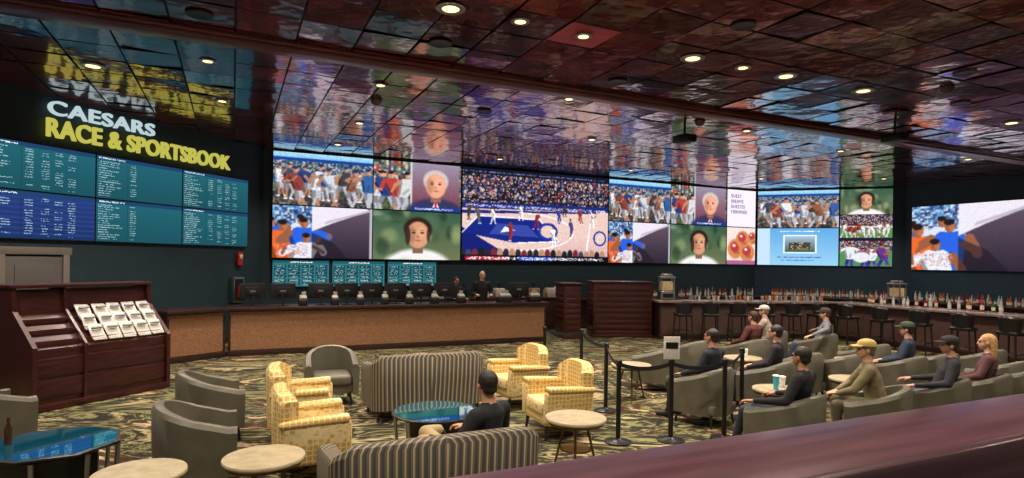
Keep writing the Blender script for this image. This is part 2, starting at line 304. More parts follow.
def img_game():
    c=CV(260,142,(30,30,40)); c.crowd(0,.52,1,1,CROWD+[(25,25,35)]*6,1,2)
    for k in range(160): c.sel(RNG.rand(),.68+.3*RNG.rand(),.008,.018,[(180,130,110),(200,195,200),(60,90,170),(150,50,60)][k%4],.8)
    c.rc(0,.94,1,1,(20,24,40)); text_lines(c,0,1,.955,.02,(110,110,160),.5)
    c.rc(0,.8,1,.815,(50,44,66)); c.rc(0,.66,1,.675,(30,30,50))
    c.pg([(0,.56),(1,.6),(1,.655),(0,.63)],(28,40,110)); text_lines(c,.02,.98,.585,.025,(200,200,235),.5)
    c.pg([(0,.06),(0,.56),(1,.59),(1,.06)],(214,184,174))
    c.grad(.6,.06,1,.3,(198,160,158),(214,186,178))
    c.pg([(0,.06),(0,.36),(.3,.06)],(22,30,104)); c.pg([(0,.54),(.9,.588),(.92,.572),(0,.505)],(24,36,116))
    kp=[(.0,.30),(.1,.485),(.5,.47),(.64,.23),(.34,.2)]; c.pg(kp,(22,36,118))
    for q in range(len(kp)-1): c.line(*kp[q],*kp[q+1],.006,(235,235,245))
    c.pg([(.17,.29),(.22,.41),(.42,.40),(.5,.27)],(52,66,150)); c.el(.56,.34,.07,.1,(30,50,150)); c.el(.56,.34,.05,.07,(214,184,174)); c.pg([(.24,.31),(.27,.38),(.34,.34)],(220,224,235))
    for k in range(500):
        t=k/500*math.pi-1.57; c.el(.36+.38*math.cos(t),.33+.21*math.sin(t),.003,.005,(240,240,246))
    c.pg([(.83,.06),(.875,.585),(.882,.585),(.842,.06)],(236,230,232)); c.el(.94,.28,.05,.09,(30,50,140)); c.el(.94,.28,.038,.07,(214,186,178))
    for x,y,h,sh in[(.2,.4,.2,(235,235,240)),(.31,.22,.23,(150,40,50)),(.38,.45,.19,(235,235,240)),(.48,.36,.21,(150,40,50)),(.6,.17,.24,(235,235,240)),(.64,.42,.2,(40,60,150)),(.73,.28,.22,(60,60,150)),(.79,.44,.2,(150,40,50)),(.1,.4,.2,(90,90,95)),(.88,.4,.2,(235,235,240)),(.04,.42,.22,(60,60,66)),(.68,.5,.16,(50,50,56))]:
        c.fig(x,y,h,sh,(110,68,50),sh,wide=.8)
    for x in np.arange(.0,1,.04): c.sel(x,.07+.02*RNG.rand(),.018,.05,[(40,36,44),(170,126,104),(60,60,90),(30,30,36),(110,40,50)][RNG.randint(5)],1,5)
    c.rc(0,0,1,.06,(16,16,26)); c.rc(.02,.008,.3,.052,(150,30,40)); c.rc(.36,.008,.6,.052,(40,70,170)); text_lines(c,.03,.97,.016,.026,(235,235,240),.5)
    return c.done(.16)
def img_board(top=True,navy=False):
    bg=(28,56,100) if navy else (30,86,98)
    c=CV(200,90,bg); c.grad(0,0,1,1,[k*.85 for k in bg],[k*1.05 for k in bg]); c.rc(0,.91,1,1,(28,60,96)); text_lines(c,.02,.3,.935,.03,(200,216,220),.6)
    tx=(160,192,196)
    for k in range(16):
        y=.86-k*.054
        if y<.04: break
        if navy and k%2==0: c.rc(.0,y-.012,1,y+.034,(46,54,130),.8)
        text_lines(c,.02,.1+.18*RNG.rand(),y,.022,tx,.6,.85)
        for x in(.36,.5,.62,.74): 
            if (top or x<.45) and RNG.rand()<.75: text_lines(c,x,x+.07,y,.022,tx,.55,.8)
    c.rc(.33,0,.335,.9,[k*.7 for k in bg]); return c.done(.04,0)
def img_board3():
    c=CV(110,52,(44,108,116))
    for j in range(6):
        for i in range(4): c.rc(.02+i*.245,.04+j*.14,.24+i*.245,.155+j*.14,(24,62,72)); text_lines(c,.04+i*.245,.2+i*.245,.06+j*.14,.022,(200,220,220),.5,.8); text_lines(c,.04+i*.245,.2+i*.245,.11+j*.14,.02,(150,200,190),.5,.8)
    c.rc(0,.9,1,1,(24,84,96)); text_lines(c,.3,.7,.93,.04,(230,230,230),.7); return c.done(.04,0)
GLY={'S':["111","100","111","001","111"],'W':["10001","10001","10101","10101","01010"],'E':["111","100","110","100","111"],'T':["111","010","010","010","010"],'D':["110","101","101","101","110"],'R':["110","101","110","101","101"],'A':["010","101","111","101","101"],'M':["10001","11011","10101","10001","10001"],'O':["111","101","101","101","111"],'N':["1001","1101","1011","1001","1001"],'I':["1","1","1","1","1"],'G':["111","100","101","101","111"]}
def img_sweet():
    c=CV(60,56,(222,216,228))
    y=48
    for wd in["SWEET","DREAMS","SWEETER","MORNINGS"]:
        x=8
        for ch in wd:
            g=GLY[ch]
            for r_ in range(5):
                for k,bit in enumerate(g[r_]):
                    if bit=='1' and x+k<60: c.a[y-r_,x+k]=np.array((110,50,120))/255
            x+=len(g[0])+1
        y-=8
    return c.a
def img_pastry():
    c=CV(60,56,(226,206,200)); 
    for x,y,r_ in[(.3,.42,.25),(.72,.32,.24),(.55,.68,.22),(.9,.72,.16)]:
        c.sel(x,y,r_,r_*1.0,(196,124,78),1,6); c.sel(x-.02,y+.05,r_*.6,r_*.55,(170,54,60),1,4); c.sel(x-.05,y+.09,r_*.25,r_*.18,(240,222,215),.9,2); c.sel(x+.05,y-.1,r_*.5,r_*.2,(140,76,48),.6,2)
    c.rc(0,0,1,.1,(160,90,130)); return c.done(.14)
def img_hotel():
    c=CV(W1,H1,(150,196,226)); c.grad(0,0,1,1,(140,190,220),(90,154,206)); c.rc(.0,.0,.16,1,(180,204,228)); c.rc(.33,.32,.74,.82,(220,226,234)); c.grad(.35,.36,.72,.78,(70,90,80),(150,176,200)); c.rc(.4,.42,.67,.62,(70,60,56)); c.crowd(.4,.42,.67,.62,[(90,76,66),(50,46,50),(180,160,116)],.8,3); c.rc(.36,.36,.71,.42,(60,96,60))
    text_lines(c,.25,.8,.2,.03,(40,80,140),.7); text_lines(c,.3,.7,.12,.025,(60,100,160),.6); text_lines(c,.25,.8,.9,.03,(240,250,255),.5); return c.done(.04)
def img_foot():
    c=CV(110,60,(84,130,70)); c.crowd(0,.55,1,1,CROWD,1,2); c.rc(0,.5,1,.56,(200,200,205)); 
    for x in(.08,.17,.26,.36,.45,.55,.64,.74,.83,.92): c.fig(x,.02+.12*RNG.rand(),.6,(220,220,222) if RNG.rand()>.5 else (140,40,40),(140,90,66),(205,205,205))
    c.rc(0,0,1,.1,(30,30,50)); return c.done(.14)
def img_logo():
    c=CV(110,60,(76,130,84)); c.crowd(0,.6,1,1,[(70,80,90),(160,160,160),(110,40,60)],1,3)
    for x,h,sh in((.2,1.2,(210,210,218)),(.5,1.0,(110,60,150)),(.62,1.1,(215,215,222)),(.85,1.15,(94,50,130))): c.fig(x,-.25,h,sh,(150,92,66),(60,60,150),wide=1.4)
    c.sel(.42,.35,.16,.2,(225,225,230),.9,4); return c.done(.12)
def screen_mesh(name,w,h,arr,strength=None):
    H,W,_=arr.shape
    xs=np.linspace(0,w,W+1); zs=np.linspace(0,h,H+1)
    X,Z=np.meshgrid(xs,zs); vs=np.stack([X.ravel(),np.full(X.size,-.06),Z.ravel()],1)
    i,j=np.meshgrid(np.arange(W),np.arange(H)); a=(j*(W+1)+i).ravel()
    fs=np.stack([a,a+1,a+W+2,a+W+1],1)
    nv=len(vs); e=.012
    bx=[(-e,-.055,-e),(w+e,-.055,-e),(w+e,-.055,h+e),(-e,-.055,h+e),(-e,0,-e),(w+e,0,-e),(w+e,0,h+e),(-e,0,h+e)]
    bf=[(0,1,2,3),(4,7,6,5),(0,4,5,1),(1,5,6,2),(2,6,7,3),(3,7,4,0)]
    me=bpy.data.meshes.new(name)
    me.from_pydata(vs.tolist()+bx,[],fs.tolist()+[tuple(k+nv for k in f) for f in bf])
    me.materials.append(M_SCREEN); me.materials.append(M_BLACK)
    me.polygons.foreach_set('material_index',[0]*len(fs)+[1]*6)
    at=me.color_attributes.new('Col','FLOAT_COLOR','CORNER')
    c=np.clip(arr.reshape(-1,3),0,1); c=np.where(c<=.04045,c/12.92,((c+.055)/1.055)**2.4)
    c=np.concatenate([np.repeat(c,4,0),np.zeros((24,3))],0); c=np.concatenate([c,np.ones((len(c),1))],1)
    at.data.foreach_set('color',c.astype(np.float32).ravel()); me.update(); return me
VW='video_wall_screen'
def onwall(P,d,s,z,off=.0): 
    nrm=Vector((d.y,-d.x,0)); return P+d*s+nrm*off+Vector((0,0,z))
ang=lambda d: math.atan2(d.y,d.x)
pw,ph=2.73,1.455
ms={'bb':screen_mesh(VW,pw,ph,img_baseball()),'mn':screen_mesh(VW,pw,ph,img_man()),'js':screen_mesh(VW,pw,ph,img_jersey()),'ch':screen_mesh(VW,pw,ph,img_child())}
for s0 in(.25,11.3):
    place(VW,ms['bb'],onwall(C1,A,s0,3.69,.02),ang(A)); place(VW,ms['mn'],onwall(C1,A,s0+2.76,3.69,.02),ang(A))
    place(VW,ms['js'],onwall(C1,A,s0,2.2,.02),ang(A)); place(VW,ms['ch'],onwall(C1,A,s0+2.76,2.2,.02),ang(A))
place(VW,screen_mesh(VW,5.46,2.95,img_game()),onwall(C1,A,5.8,2.2,.02),ang(A))
place(VW,screen_mesh(VW,1.5,ph,img_sweet()),onwall(C1,A,16.84,3.69,.02),ang(A)); place(VW,screen_mesh(VW,1.5,ph,img_pastry()),onwall(C1,A,16.84,2.2,.02),ang(A))
place(VW,screen_mesh(VW,2.9,ph,img_baseball()),onwall(C2,dR,.08,3.69,.02),ang(dR)); place(VW,screen_mesh(VW,2.9,ph,img_hotel()),onwall(C2,dR,.08,2.2,.02),ang(dR))
for k,im in enumerate((img_logo(),img_foot(),img_child())):
    place(VW,screen_mesh(VW,1.75,.965,im),onwall(C2,dR,3.03,2.2+k*.99,.02),ang(dR))
ml=screen_mesh(VW,4.1,2.3,img_jersey(170,96))
place(VW,ml,onwall(C3,dF,.29,2.1,.02),ang(dF)); place(VW,ml,onwall(C3,dF,4.45,2.1,.02),ang(dF))
b3=screen_mesh('odds_board_screen',1.5,.72,img_board3())
for k in range(3): place('odds_board_screen',b3,onwall(C1,A,.27+k*1.6,1.4,.02),ang(A))
for i in range(4):
    for j in range(2):
        place('odds_board_screen',screen_mesh('odds_board_screen',2.0,.855,img_board(i%2==0,(i>=2 and j==0))),onwall(C1,dL,-.6-2.03*(i+1),2.48+.885*j,.02),ang(dL))
# sign text
def sign(body,p,rz,w,h,m,name,off=.02,sp=1):
    cu=bpy.data.curves.new(name,'FONT'); cu.body=body; cu.size=1; cu.extrude=.03; cu.offset=off; cu.space_character=sp
    o=bpy.data.objects.new('tmp',cu); COL.objects.link(o); dg=bpy.context.evaluated_depsgraph_get(); dg.update()
    me=bpy.data.meshes.new_from_object(o.evaluated_get(dg)); bpy.data.objects.remove(o)
    co=np.array([v.co[:] for v in me.vertices]); mn=co.min(0); mx=co.max(0)
    for v in me.vertices:
        x,y,z=v.co; v.co=((x-mn[0])/(mx[0]-mn[0])*w,-z*1.0-.06,(y-mn[1])/(mx[1]-mn[1])*h)
    me.materials.clear(); me.materials.append(m); me.name=name; place(name,me,p,rz)
sL=lambda D:(D-16.5)/dL.y
sign('CAESARS',onwall(C1,dL,sL(11.24),4.83,.03),ang(dL),2.2,.27,emat('sign_white',(.62,.8,.84),.8),'wall_sign_lettering',.012,1.08)
sign('RACE & SPORTSBOOK',onwall(C1,dL,sL(11.22),4.40,.03),ang(dL),4.36,.36,emat('sign_yellow',L(222,216,96),.75),'wall_sign_lettering',.022,1.06)
# door left
d=MB(); MD=mat('door_paint',L(96,92,90),.5)
d.box((.55,-.03,1.08),(1.0,.05,2.16),0,r=.01); d.box((.55,-.06,1.6),(.66,.02,.8),0,r=.01); d.box((.55,-.06,.55),(.66,.02,.7),0,r=.01)
for x in(0,1.1): d.box((x,-.05,1.1),(.12,.09,2.2),1,r=.01)
d.box((.55,-.05,2.26),(1.3,.09,.14),1,r=.01); d.cyl((.95,-.12,1.0),(.95,-.05,1.0),.03,m=2)
d.obj('door_1',[MD,mat('door_frame',L(120,112,104),.5),M_CHROME],onwall(C1,dL,sL(10.55),0,.01),ang(dL))
a=MB(); a.box((0,-.05,0),(.16,.08,.34),0,r=.01); a.box((0,-.1,.06),(.1,.03,.1),1,r=.01); a.obj('fire_alarm',[mat('alarm_red',(.6,.03,.02),.4),M_PAPER],onwall(C1,dL,sL(15.7),2.15),ang(dL))
a=MB(); a.box((0,-.07,0),(.36,.14,.66),0,r=.01); a.box((0,-.145,0),(.28,.01,.56),1); a.cyl((0,-.16,-.2),(0,-.16,.12),.055,m=2); a.obj('fire_extinguisher_cabinet',[M_METAL,M_BLACK,mat('ext_red',(.4,.02,.02),.3)],onwall(C1,dL,sL(15.6),1.35,.01),ang(dL))

# ---------------- counters
def meshpanel(name,c1,c2,c3):
    m,nt,b=newmat(name)
    tc=nt.nodes.new('ShaderNodeTexCoord'); br=nt.nodes.new('ShaderNodeTexBrick'); br.inputs['Scale'].default_value=9; br.inputs['Color1'].default_value=(*c1,1); br.inputs['Color2'].default_value=(*c2,1); br.inputs['Mortar'].default_value=(*c3,1); br.inputs['Mortar Size'].default_value=.03
    mp=nt.nodes.new('ShaderNodeMapping'); mp.inputs['Rotation'].default_value=(rad(90),0,0); nt.links.new(tc.outputs['Object'],mp.inputs[0]); nt.links.new(mp.outputs[0],br.inputs['Vector']); nt.links.new(br.outputs['Color'],b.inputs['Base Color']); b.inputs['Roughness'].default_value=.4; b.inputs['Metallic'].default_value=.2
    return m
M_MESHP=meshpanel('bronze_mesh_panel',L(186,140,104),L(164,120,88),L(110,76,58))
M_BARP=meshpanel('bar_front_panel',L(120,92,84),L(106,82,76),L(70,52,50))
def counter(name,p,q,depth,h,front,top,over=.12,posts=True):
    p=Vector((*p,0));q=Vector((*q,0)); d=q-p; ln=d.length; c=MB()
    c.box((ln/2,depth/2,h/2),(ln,depth,h-.02),1); c.box((ln/2,-.012,h*.53),(ln-.06,.03,h-.2),0); 
    if posts:
        n=max(1,int(ln/6))
        for i in range(n+1): c.box((.03+i*(ln-.06)/n,-.02,h*.5),(.05,.05,h-.26),1,r=.005)
    c.box((ln/2,-.02,.06),(ln,.06,.12),1,r=.005)
    c.box((ln/2,depth/2-over/2,h),(ln+.08,depth+over+.05,.07),2,r=.015)
    return c.obj(name,[front,M_ESP,top],p,math.atan2(d.y,d.x))
counter('betting_counter',(-6.25,13.25),(.95,16.6),.75,1.05,M_MESHP,M_ESP)
counter('betting_counter',(-7.0,12.15),(-6.3,13.2),.7,1.05,M_MESHP,M_ESP)
SCRG=emat('monitor_image',L(70,120,150),.8)
def monitor_mesh():
    c=MB(); c.box((0,0,.34),(.56,.04,.36),0,r=.012); c.box((0,-.03,.34),(.3,.04,.18),0,r=.01); c.box((0,-.05,.12),(.05,.03,.24),0); c.box((0,-.04,.01),(.24,.18,.02),0,r=.006); c.box((0,.022,.34),(.5,.004,.3),1); c.box((0,-.052,.34),(.12,.004,.04),2)
    return c.mesh('computer_monitor',[M_BLACK,SCRG,M_METAL])
MM=monitor_mesh()
ca=(Vector((.95,16.6,0))-Vector((-6.25,13.25,0))).normalized(); cn=Vector((-ca.y,ca.x,0)); cp=Vector((-6.25,13.25,0))
for s in(.5,1.15,2.0,2.6,3.2,3.8,4.45,5.1,7.25): place('computer_monitor',MM,cp+ca*s+cn*.3+Vector((0,0,1.085)),ang(ca)+rad(random.uniform(-14,14)))
# small counter displays and printers
for s,w in((1.58,.2),(2.3,.18),(2.9,.18),(3.5,.18),(4.12,.18),(4.78,.2),(5.5,.22),(6.75,.4),(7.65,.35)):
    c=MB(); c.box((0,0,.07),(w,.26,.14),0,r=.02); c.box((0,-.04,.18),(w*.8,.16,.09),1,r=.02,rot=(.4,0,0)); c.box((w*.1,.05,.24),(w*.5,.02,.16),1,r=.004)
    c.obj('receipt_printer',[M_BLACK,mat('device_grey',(.3,.28,.25),.5)],cp+ca*s+cn*.15+Vector((0,0,1.085)),ang(ca))
c=MB(); c.box((0,0,.5),(5.6,.5,1.0),0,r=.01); c.box((0,0,1.02),(5.7,.56,.05),0,r=.01)
for k in range(7): c.box((-2.4+k*.8,-.26,.5),(.74,.02,.8),0,r=.008)
for k in range(9): c.box((-2.5+k*.62,0,1.19),(.3,.3,.3),[1,2,3][k%3],r=.02)
for k in range(14): c.cyl((-2.6+k*.4,-.05,1.04),(-2.6+k*.4,-.05,1.3+.1*(k%3)),.05,.045,[2,3,1][k%3],10)
c.obj('back_credenza',[M_ESP,M_BLACK,mat('carton_tan',L(150,120,90),.7),mat('carton_white',L(200,190,180),.7)],ST(7.0,17.25),rad(25))
def louver(name,p,w,dp,h,rz):
    c=MB(); c.box((0,0,h/2),(w,dp,h),0,r=.01); c.box((0,0,h+.02),(w+.08,dp+.08,.05),0,r=.012)
    n=int(h/.16)
    for i in range(n-1):
        c.box((0,-dp/2-.008,.14+i*.16),(w-.14,.02,.11),0,r=.006)
        c.box((-w/2-.008,0,.14+i*.16),(.02,dp-.1,.11),0,r=.006)
    c.box((0,0,.04),(w+.04,dp+.04,.1),0,r=.008)
    return c.obj(name,[M_DKWOOD],p,rz)
louver('host_podium',(3.25,18.1,0),1.75,.9,1.6,rad(5)); louver('host_podium',(1.65,17.5,0),.5,.8,1.55,rad(15))
# bar
MTOP=mat('bar_top',L(150,132,122),.2,coat=.4,var=.3,vs=6)
counter('bar_counter',(4.3,17.5),(9.7,18.2),.7,1.08,M_BARP,MTOP)
counter('bar_counter',(9.75,18.1),(13.9,9.1),.7,1.08,M_BARP,MTOP)
counter('back_bar_counter',tuple((C2-A*9-N*.75)[:2]),tuple((C2-N*.75-A*.3)[:2]),.6,.95,M_ESP,M_ESP)
q0=onwall(C2,dR,.4,0,.75); q1=onwall(C3,dR,-.2,0,.75); counter('back_bar_counter',q0[:2],q1[:2],.6,.95,M_ESP,M_ESP)
q0=onwall(C3,dF,.3,0,.75); q1=onwall(C3,dF,9,0,.75); counter('back_bar_counter',q0[:2],q1[:2],.6,.95,M_ESP,M_ESP)
BC=[mat('glass_amber',L(180,100,40),.1,coat=1),mat('glass_clear',L(200,210,210),.1,coat=1),mat('glass_green',L(50,110,60),.1,coat=1),mat('bottle_red',L(160,50,50),.2),mat('label_white',L(230,225,210),.6)]
def bottles(p,d,ln,n,off,z):
    c=MB()
    for i in range(n):
        pos=p+d*(ln*(i+random.random()*.5)/n)+Vector((d.y,-d.x,0))*(off+random.uniform(-.12,.12)); h=random.uniform(.24,.36); r=random.uniform(.032,.045); k=random.choice([0,0,1,1,2,3])
        c.lathe([(r,0),(r,h*.6),(r*.35,h*.76),(r*.3,h),(.001,h)],k,8,(pos.x,pos.y,z)); c.lathe([(r*1.05,h*.15),(r*1.05,h*.45)],4,8,(pos.x,pos.y,z))
    c.obj('liquor_bottles',BC)
bottles(C3+dF*.6,dF,8,90,.4,.985); bottles(C2+dR*.6,dR,4,44,.4,.985); bottles(C2-A*6,A,5.5,44,.45,.985)
bottles(Vector((10.1,17.5,0)),dF,3.6,18,-.35,1.12)
GL=mat('glassware',L(220,225,225),.05,trans=.6,coat=.5)
c=MB()
for i in range(60):
    t=.15+.85*random.random(); x=4.6+4.9*t; y=17.85+.65*t+random.uniform(-.2,.2); c.lathe([(.025,0),(.035,.14),(.033,.14),(.02,.01)],random.choice([0,0,1,2]),10,(x,y,1.115))
c.obj('drinking_glasses',[GL,mat('beer',L(210,130,40),.2),mat('napkin_white',L(225,220,215),.7)])
def dispenser(p,rz):
    c=MB(); c.box((0,0,.12),(.44,.36,.24),0,r=.02); 
    for x in(-.19,.19):
        for y in(-.15,.15): c.box((x,y,.42),(.025,.025,.4),0)
    c.box((0,0,.4),(.34,.26,.28),1,r=.03); c.box((0,0,.66),(.46,.38,.07),0,r=.02); c.box((0,0,.73),(.3,.24,.08),0,r=.03); c.box((0,-.19,.12),(.3,.02,.12),2)
    c.obj('popcorn_machine',[M_METAL,mat('popcorn_lit',L(200,170,120),.6,emis=L(250,220,160),es=.12,var=.3,vs=20),M_BLACK],p,rz)
dispenser((4.65,18.0,1.12),0); dispenser((12.2,19.0,.99),rad(-65)); dispenser((12.35,13.8,1.12),rad(-65))
M_STOOL=mat('stool_leather',L(34,30,32),.4)
def stool():
    c=MB(); c.box((0,0,.76),(.44,.44,.09),0,r=.035,seg=3)
    path=[]
    for k in range(13):
        t=-75+150*k/12; path.append((.23*math.sin(rad(t)),-.23*math.cos(rad(t))+.0,math.sin(rad(t)),-math.cos(rad(t)),1.16-.05*abs(t)/75))
    c.shell(path,.04,.80,0)
    for x in(-1,1):
        for y in(-1,1): c.cyl((x*.17,y*.17,.73),(x*.21,y*.21,0),.022,.018,1,8)
    for z in(.3,):
        P=[(-.195,-.195,z),(.195,-.195,z),(.195,.195,z),(-.195,.195,z)]
        for i in range(4): c.cyl(P[i],P[(i+1)%4],.012,m=1,n=6)
    return c.mesh('bar_stool',[M_STOOL,M_LEG])
SM=stool()
for x in(4.85,5.65,6.45,7.3,8.1,8.9): place('bar_stool',SM,(x,16.85+(x-4.3)*.13,0),rad(random.uniform(-10,15)))
for k in range(8):
    p=Vector((9.55,17.0,0))+dF*(.1+k*.98)+Vector((-.15,-.07,0)); place('bar_stool',SM,p,rad(-65+random.uniform(-10,10)))

# ---------------- paper rack cabinet
c=MB(); prf=[(-.9,0),(.0,0),(.0,.9),(-.5,1.38),(-.54,1.72),(-.9,1.72)]
ins=[(-.88,0),(-.06,0),(-.06,.86),(-.54,1.32),(-.6,1.68),(-.88,1.68)]
c.prof(ins,-.96,.96,0); c.prof(prf,.96,1.02,0); c.prof(prf,-1.02,-.96,0); c.prof(prf,.30,.34,0)
c.box((0,-.45,.05),(2.0,.93,.1),0,r=.01); c.box((0,-.72,1.73),(2.1,.42,.05),0,r=.012)
for z in(.3,.6): c.box((0,-.045,z),(1.9,.02,.26),0,r=.008)
for r_ in range(3):
    y=-.10-.15*r_; z=.93+.145*r_
    c.box((-.3,y,z),(1.2,.03,.09),0,r=.004); c.box((.65,y,z),(.58,.03,.09),0,r=.004)
    for k in range(5):
        x=-.84+k*.235+random.uniform(-.02,.02); 
        for q in range(2): c.box((x+random.uniform(-.01,.01),y-.05+q*.012,z+.11-q*.02),(.2,.012,.25+.02*random.random()),1,r=.003,rot=(rad(38),random.uniform(-.05,.05),random.uniform(-.06,.06)))
        c.box((x,y-.045,z+.165),(.15,.036,.02),2,rot=(rad(38),0,0))
c.obj('brochure_rack_cabinet',[M_DKWOOD,M_PAPER,mat('print_grey',L(150,150,156),.8)],(-6.13,9.15,0),rad(-114))

# ---------------- foreground ledge
c=MB(); c.box((4,1.38,1.575),(11,.40,.05),0,r=.012,seg=3); c.box((4,1.175,1.52),(11,.05,.16),1,r=.012); c.box((4,1.10,1.42),(11,.12,.06),1,r=.015); c.box((4,1.36,.78),(10.9,.16,1.54),1); c.box((4,1.55,1.5),(11,.03,.1),1,r=.01)
c.obj('wooden_bar_ledge',[M_LEDGE,woodmat('ledge_dark',L(60,40,44),L(84,56,60),.3,.4,(.6,10,10))],rz=rad(25))
c=MB(); c.box((4,-1.0,.25),(14,4.3,.5),0); c.obj('raised_platform',[mat('platform_carpet',L(50,42,40),.9,var=.3,vs=10)],rz=rad(25))

# ---------------- seating
def uline(hw,dp,r,hb,ha,n=8):
    P=[]; yb=-dp/2; yf=dp/2
    def hh(t): return ha+(hb-ha)*t
    for k in range(5): y=yf+( (yb+r)-yf)*k/5; P.append((hw,y,1,0,hh(max(0,(k/5-.2))*.5)))
    for k in range(n+1):
        t=math.pi/2*k/n; P.append((hw-r+r*math.cos(t),yb+r-r*math.sin(t),math.cos(t),-math.sin(t),hh(.4+.6*math.sin(t)*1.0 if k else .4)))
    Lf=[(-x,y,-nx,ny,h) for x,y,nx,ny,h in reversed(P)]
    m=max(2,int((hw-r)*2/.12)); M=[((hw-r)-(2*(hw-r))*k/m,yb,0,-1,hh(1)) for k in range(1,m)]
    return P+M+Lf
def tub(m):
    c=MB(); c.shell(uline(.36,.68,.33,.80,.60),.08,.16,0); c.box((0,.05,.36),(.55,.57,.16),0,r=.05,seg=3); c.box((0,.0,.24),(.58,.6,.12),0,r=.02)
    for x in(-.25,.25):
        for y in(-.24,.27): c.cyl((x,y,.2),(x*1.1,y*1.1,0),.022,.014,1,8)
    return c.mesh('tub_armchair',[m,M_LEG])
TG=tub(M_GREY); TV=tub(M_GREEN)
m,nt,b=newmat('yellow_geometric_fabric')
tc=nt.nodes.new('ShaderNodeTexCoord'); vo=nt.nodes.new('ShaderNodeTexVoronoi'); vo.feature='DISTANCE_TO_EDGE'; vo.inputs['Scale'].default_value=19; vo.inputs['Randomness'].default_value=.25
nt.links.new(tc.outputs['Object'],vo.inputs['Vector']); r=ramp(nt,[(.0,L(232,216,170)),(.08,L(224,200,138)),(.14,L(200,162,80)),(1,L(188,148,68))]); nt.links.new(vo.outputs['Distance'],r.inputs[0]); nt.links.new(r.outputs[0],b.inputs['Base Color']); b.inputs['Roughness'].default_value=.75
M_YEL=m
def ychair():
    c=MB(); c.box((0,.04,.37),(.54,.62,.18),0,r=.05,seg=3); c.box((0,0,.24),(.66,.66,.12),0,r=.02)
    for x in(-1,1):
        c.box((x*.335,.02,.40),(.12,.66,.42),0,r=.045,seg=3,rot=(0,x*.06,0)); c.box((x*.35,.0,.615),(.15,.66,.07),0,r=.032,seg=3,rot=(.05,0,0))
    path=[]
    for k in range(17):
        u=-1+2*k/16; x=.37*u; path.append((x,-.38+.10*abs(u)**3,.3*u,-1,.92-.10*u**4))
    c.shell(path,.13,.2,0)
    for x in(-.28,.28):
        for y in(-.27,.29): c.cyl((x,y,.2),(x*1.08,y*1.08,0),.028,.016,1,8)
    return c.mesh('yellow_armchair',[M_YEL,M_LEG])
YC=ychair()
m,nt,b=newmat('striped_fabric')
tc=nt.nodes.new('ShaderNodeTexCoord'); sp=nt.nodes.new('ShaderNodeSeparateXYZ'); nt.links.new(tc.outputs['Object'],sp.inputs[0])
ab=nt.nodes.new('ShaderNodeMath'); ab.operation='ABSOLUTE'; nt.links.new(sp.outputs[0],ab.inputs[0])
ad=nt.nodes.new('ShaderNodeMath'); ad.operation='ADD'; nt.links.new(ab.outputs[0],ad.inputs[0]); nt.links.new(sp.outputs[1],ad.inputs[1])
mu=nt.nodes.new('ShaderNodeMath'); mu.operation='MULTIPLY'; mu.inputs[1].default_value=16; nt.links.new(ad.outputs[0],mu.inputs[0])
fr=nt.nodes.new('ShaderNodeMath'); fr.operation='FRACT'; nt.links.new(mu.outputs[0],fr.inputs[0])
r=ramp(nt,[(0,L(62,60,62)),(.36,L(84,80,78)),(.42,L(160,146,104)),(.58,L(176,160,116)),(.64,L(66,62,62)),(.8,L(112,106,92)),(.9,L(60,58,58))]); nt.links.new(fr.outputs[0],r.inputs[0]); nt.links.new(r.outputs[0],b.inputs['Base Color']); b.inputs['Roughness'].default_value=.8
M_STR=m
def sofa():
    c=MB(); c.shell(uline(.80,.78,.16,.90,.72),.13,.16,0); 
    c.box((-.34,.06,.37),(.66,.62,.17),0,r=.05,seg=3); c.box((.34,.06,.37),(.66,.62,.17),0,r=.05,seg=3); c.box((0,.02,.24),(1.46,.68,.12),0,r=.02)
    for x in(-.7,.7):
        for y in(-.3,.32): c.cyl((x,y,.2),(x*1.03,y*1.05,0),.028,.018,1,8)
    return c.mesh('striped_loveseat',[M_STR,M_LEG])
SO=sofa()
place('striped_loveseat',SO,(-1.25,8.65,0),rad(25)); place('striped_loveseat',SO,(-.62,4.75,0),rad(25))
for x,y,rz in[(-2.02,6.15,-68),(-2.55,7.35,-75),(.62,7.75,112),(.12,9.2,118)]: place('yellow_armchair',YC,(x,y,0),rad(rz))
for x,y,rz in[(-3.0,5.75,-65),(-3.65,7.3,-60),(-2.75,9.2,200),(-5.75,6.55,-30)]: place('tub_armchair',TG,(x,y,0),rad(rz),sc=1.04)
chairs=[(2.57,10.5,60),(3.36,11.2,30),(4.6,11.6,25),(2.72,8.35,40),(3.88,9.0,45),(3.12,6.7,40),(4.4,7.2,60),(5.55,7.8,45),(6.4,8.2,40),(7.2,8.6,25),(6.45,12.6,35),(6.6,11.1,25),(4.75,9.9,25),(5.5,9.9,25),(6.3,9.7,30),(7.1,10.1,25),(7.7,9.4,25),(5.6,13.0,45),(8.3,10.6,25)]
for x,y,rz in chairs: place('tub_armchair',TG,(x,y,0),rad(rz))
for x,y in[(3.75,6.0),(4.95,6.2),(5.75,6.6),(6.6,7.0)]: place('tub_armchair',TV,(x,y,0),rad(25))
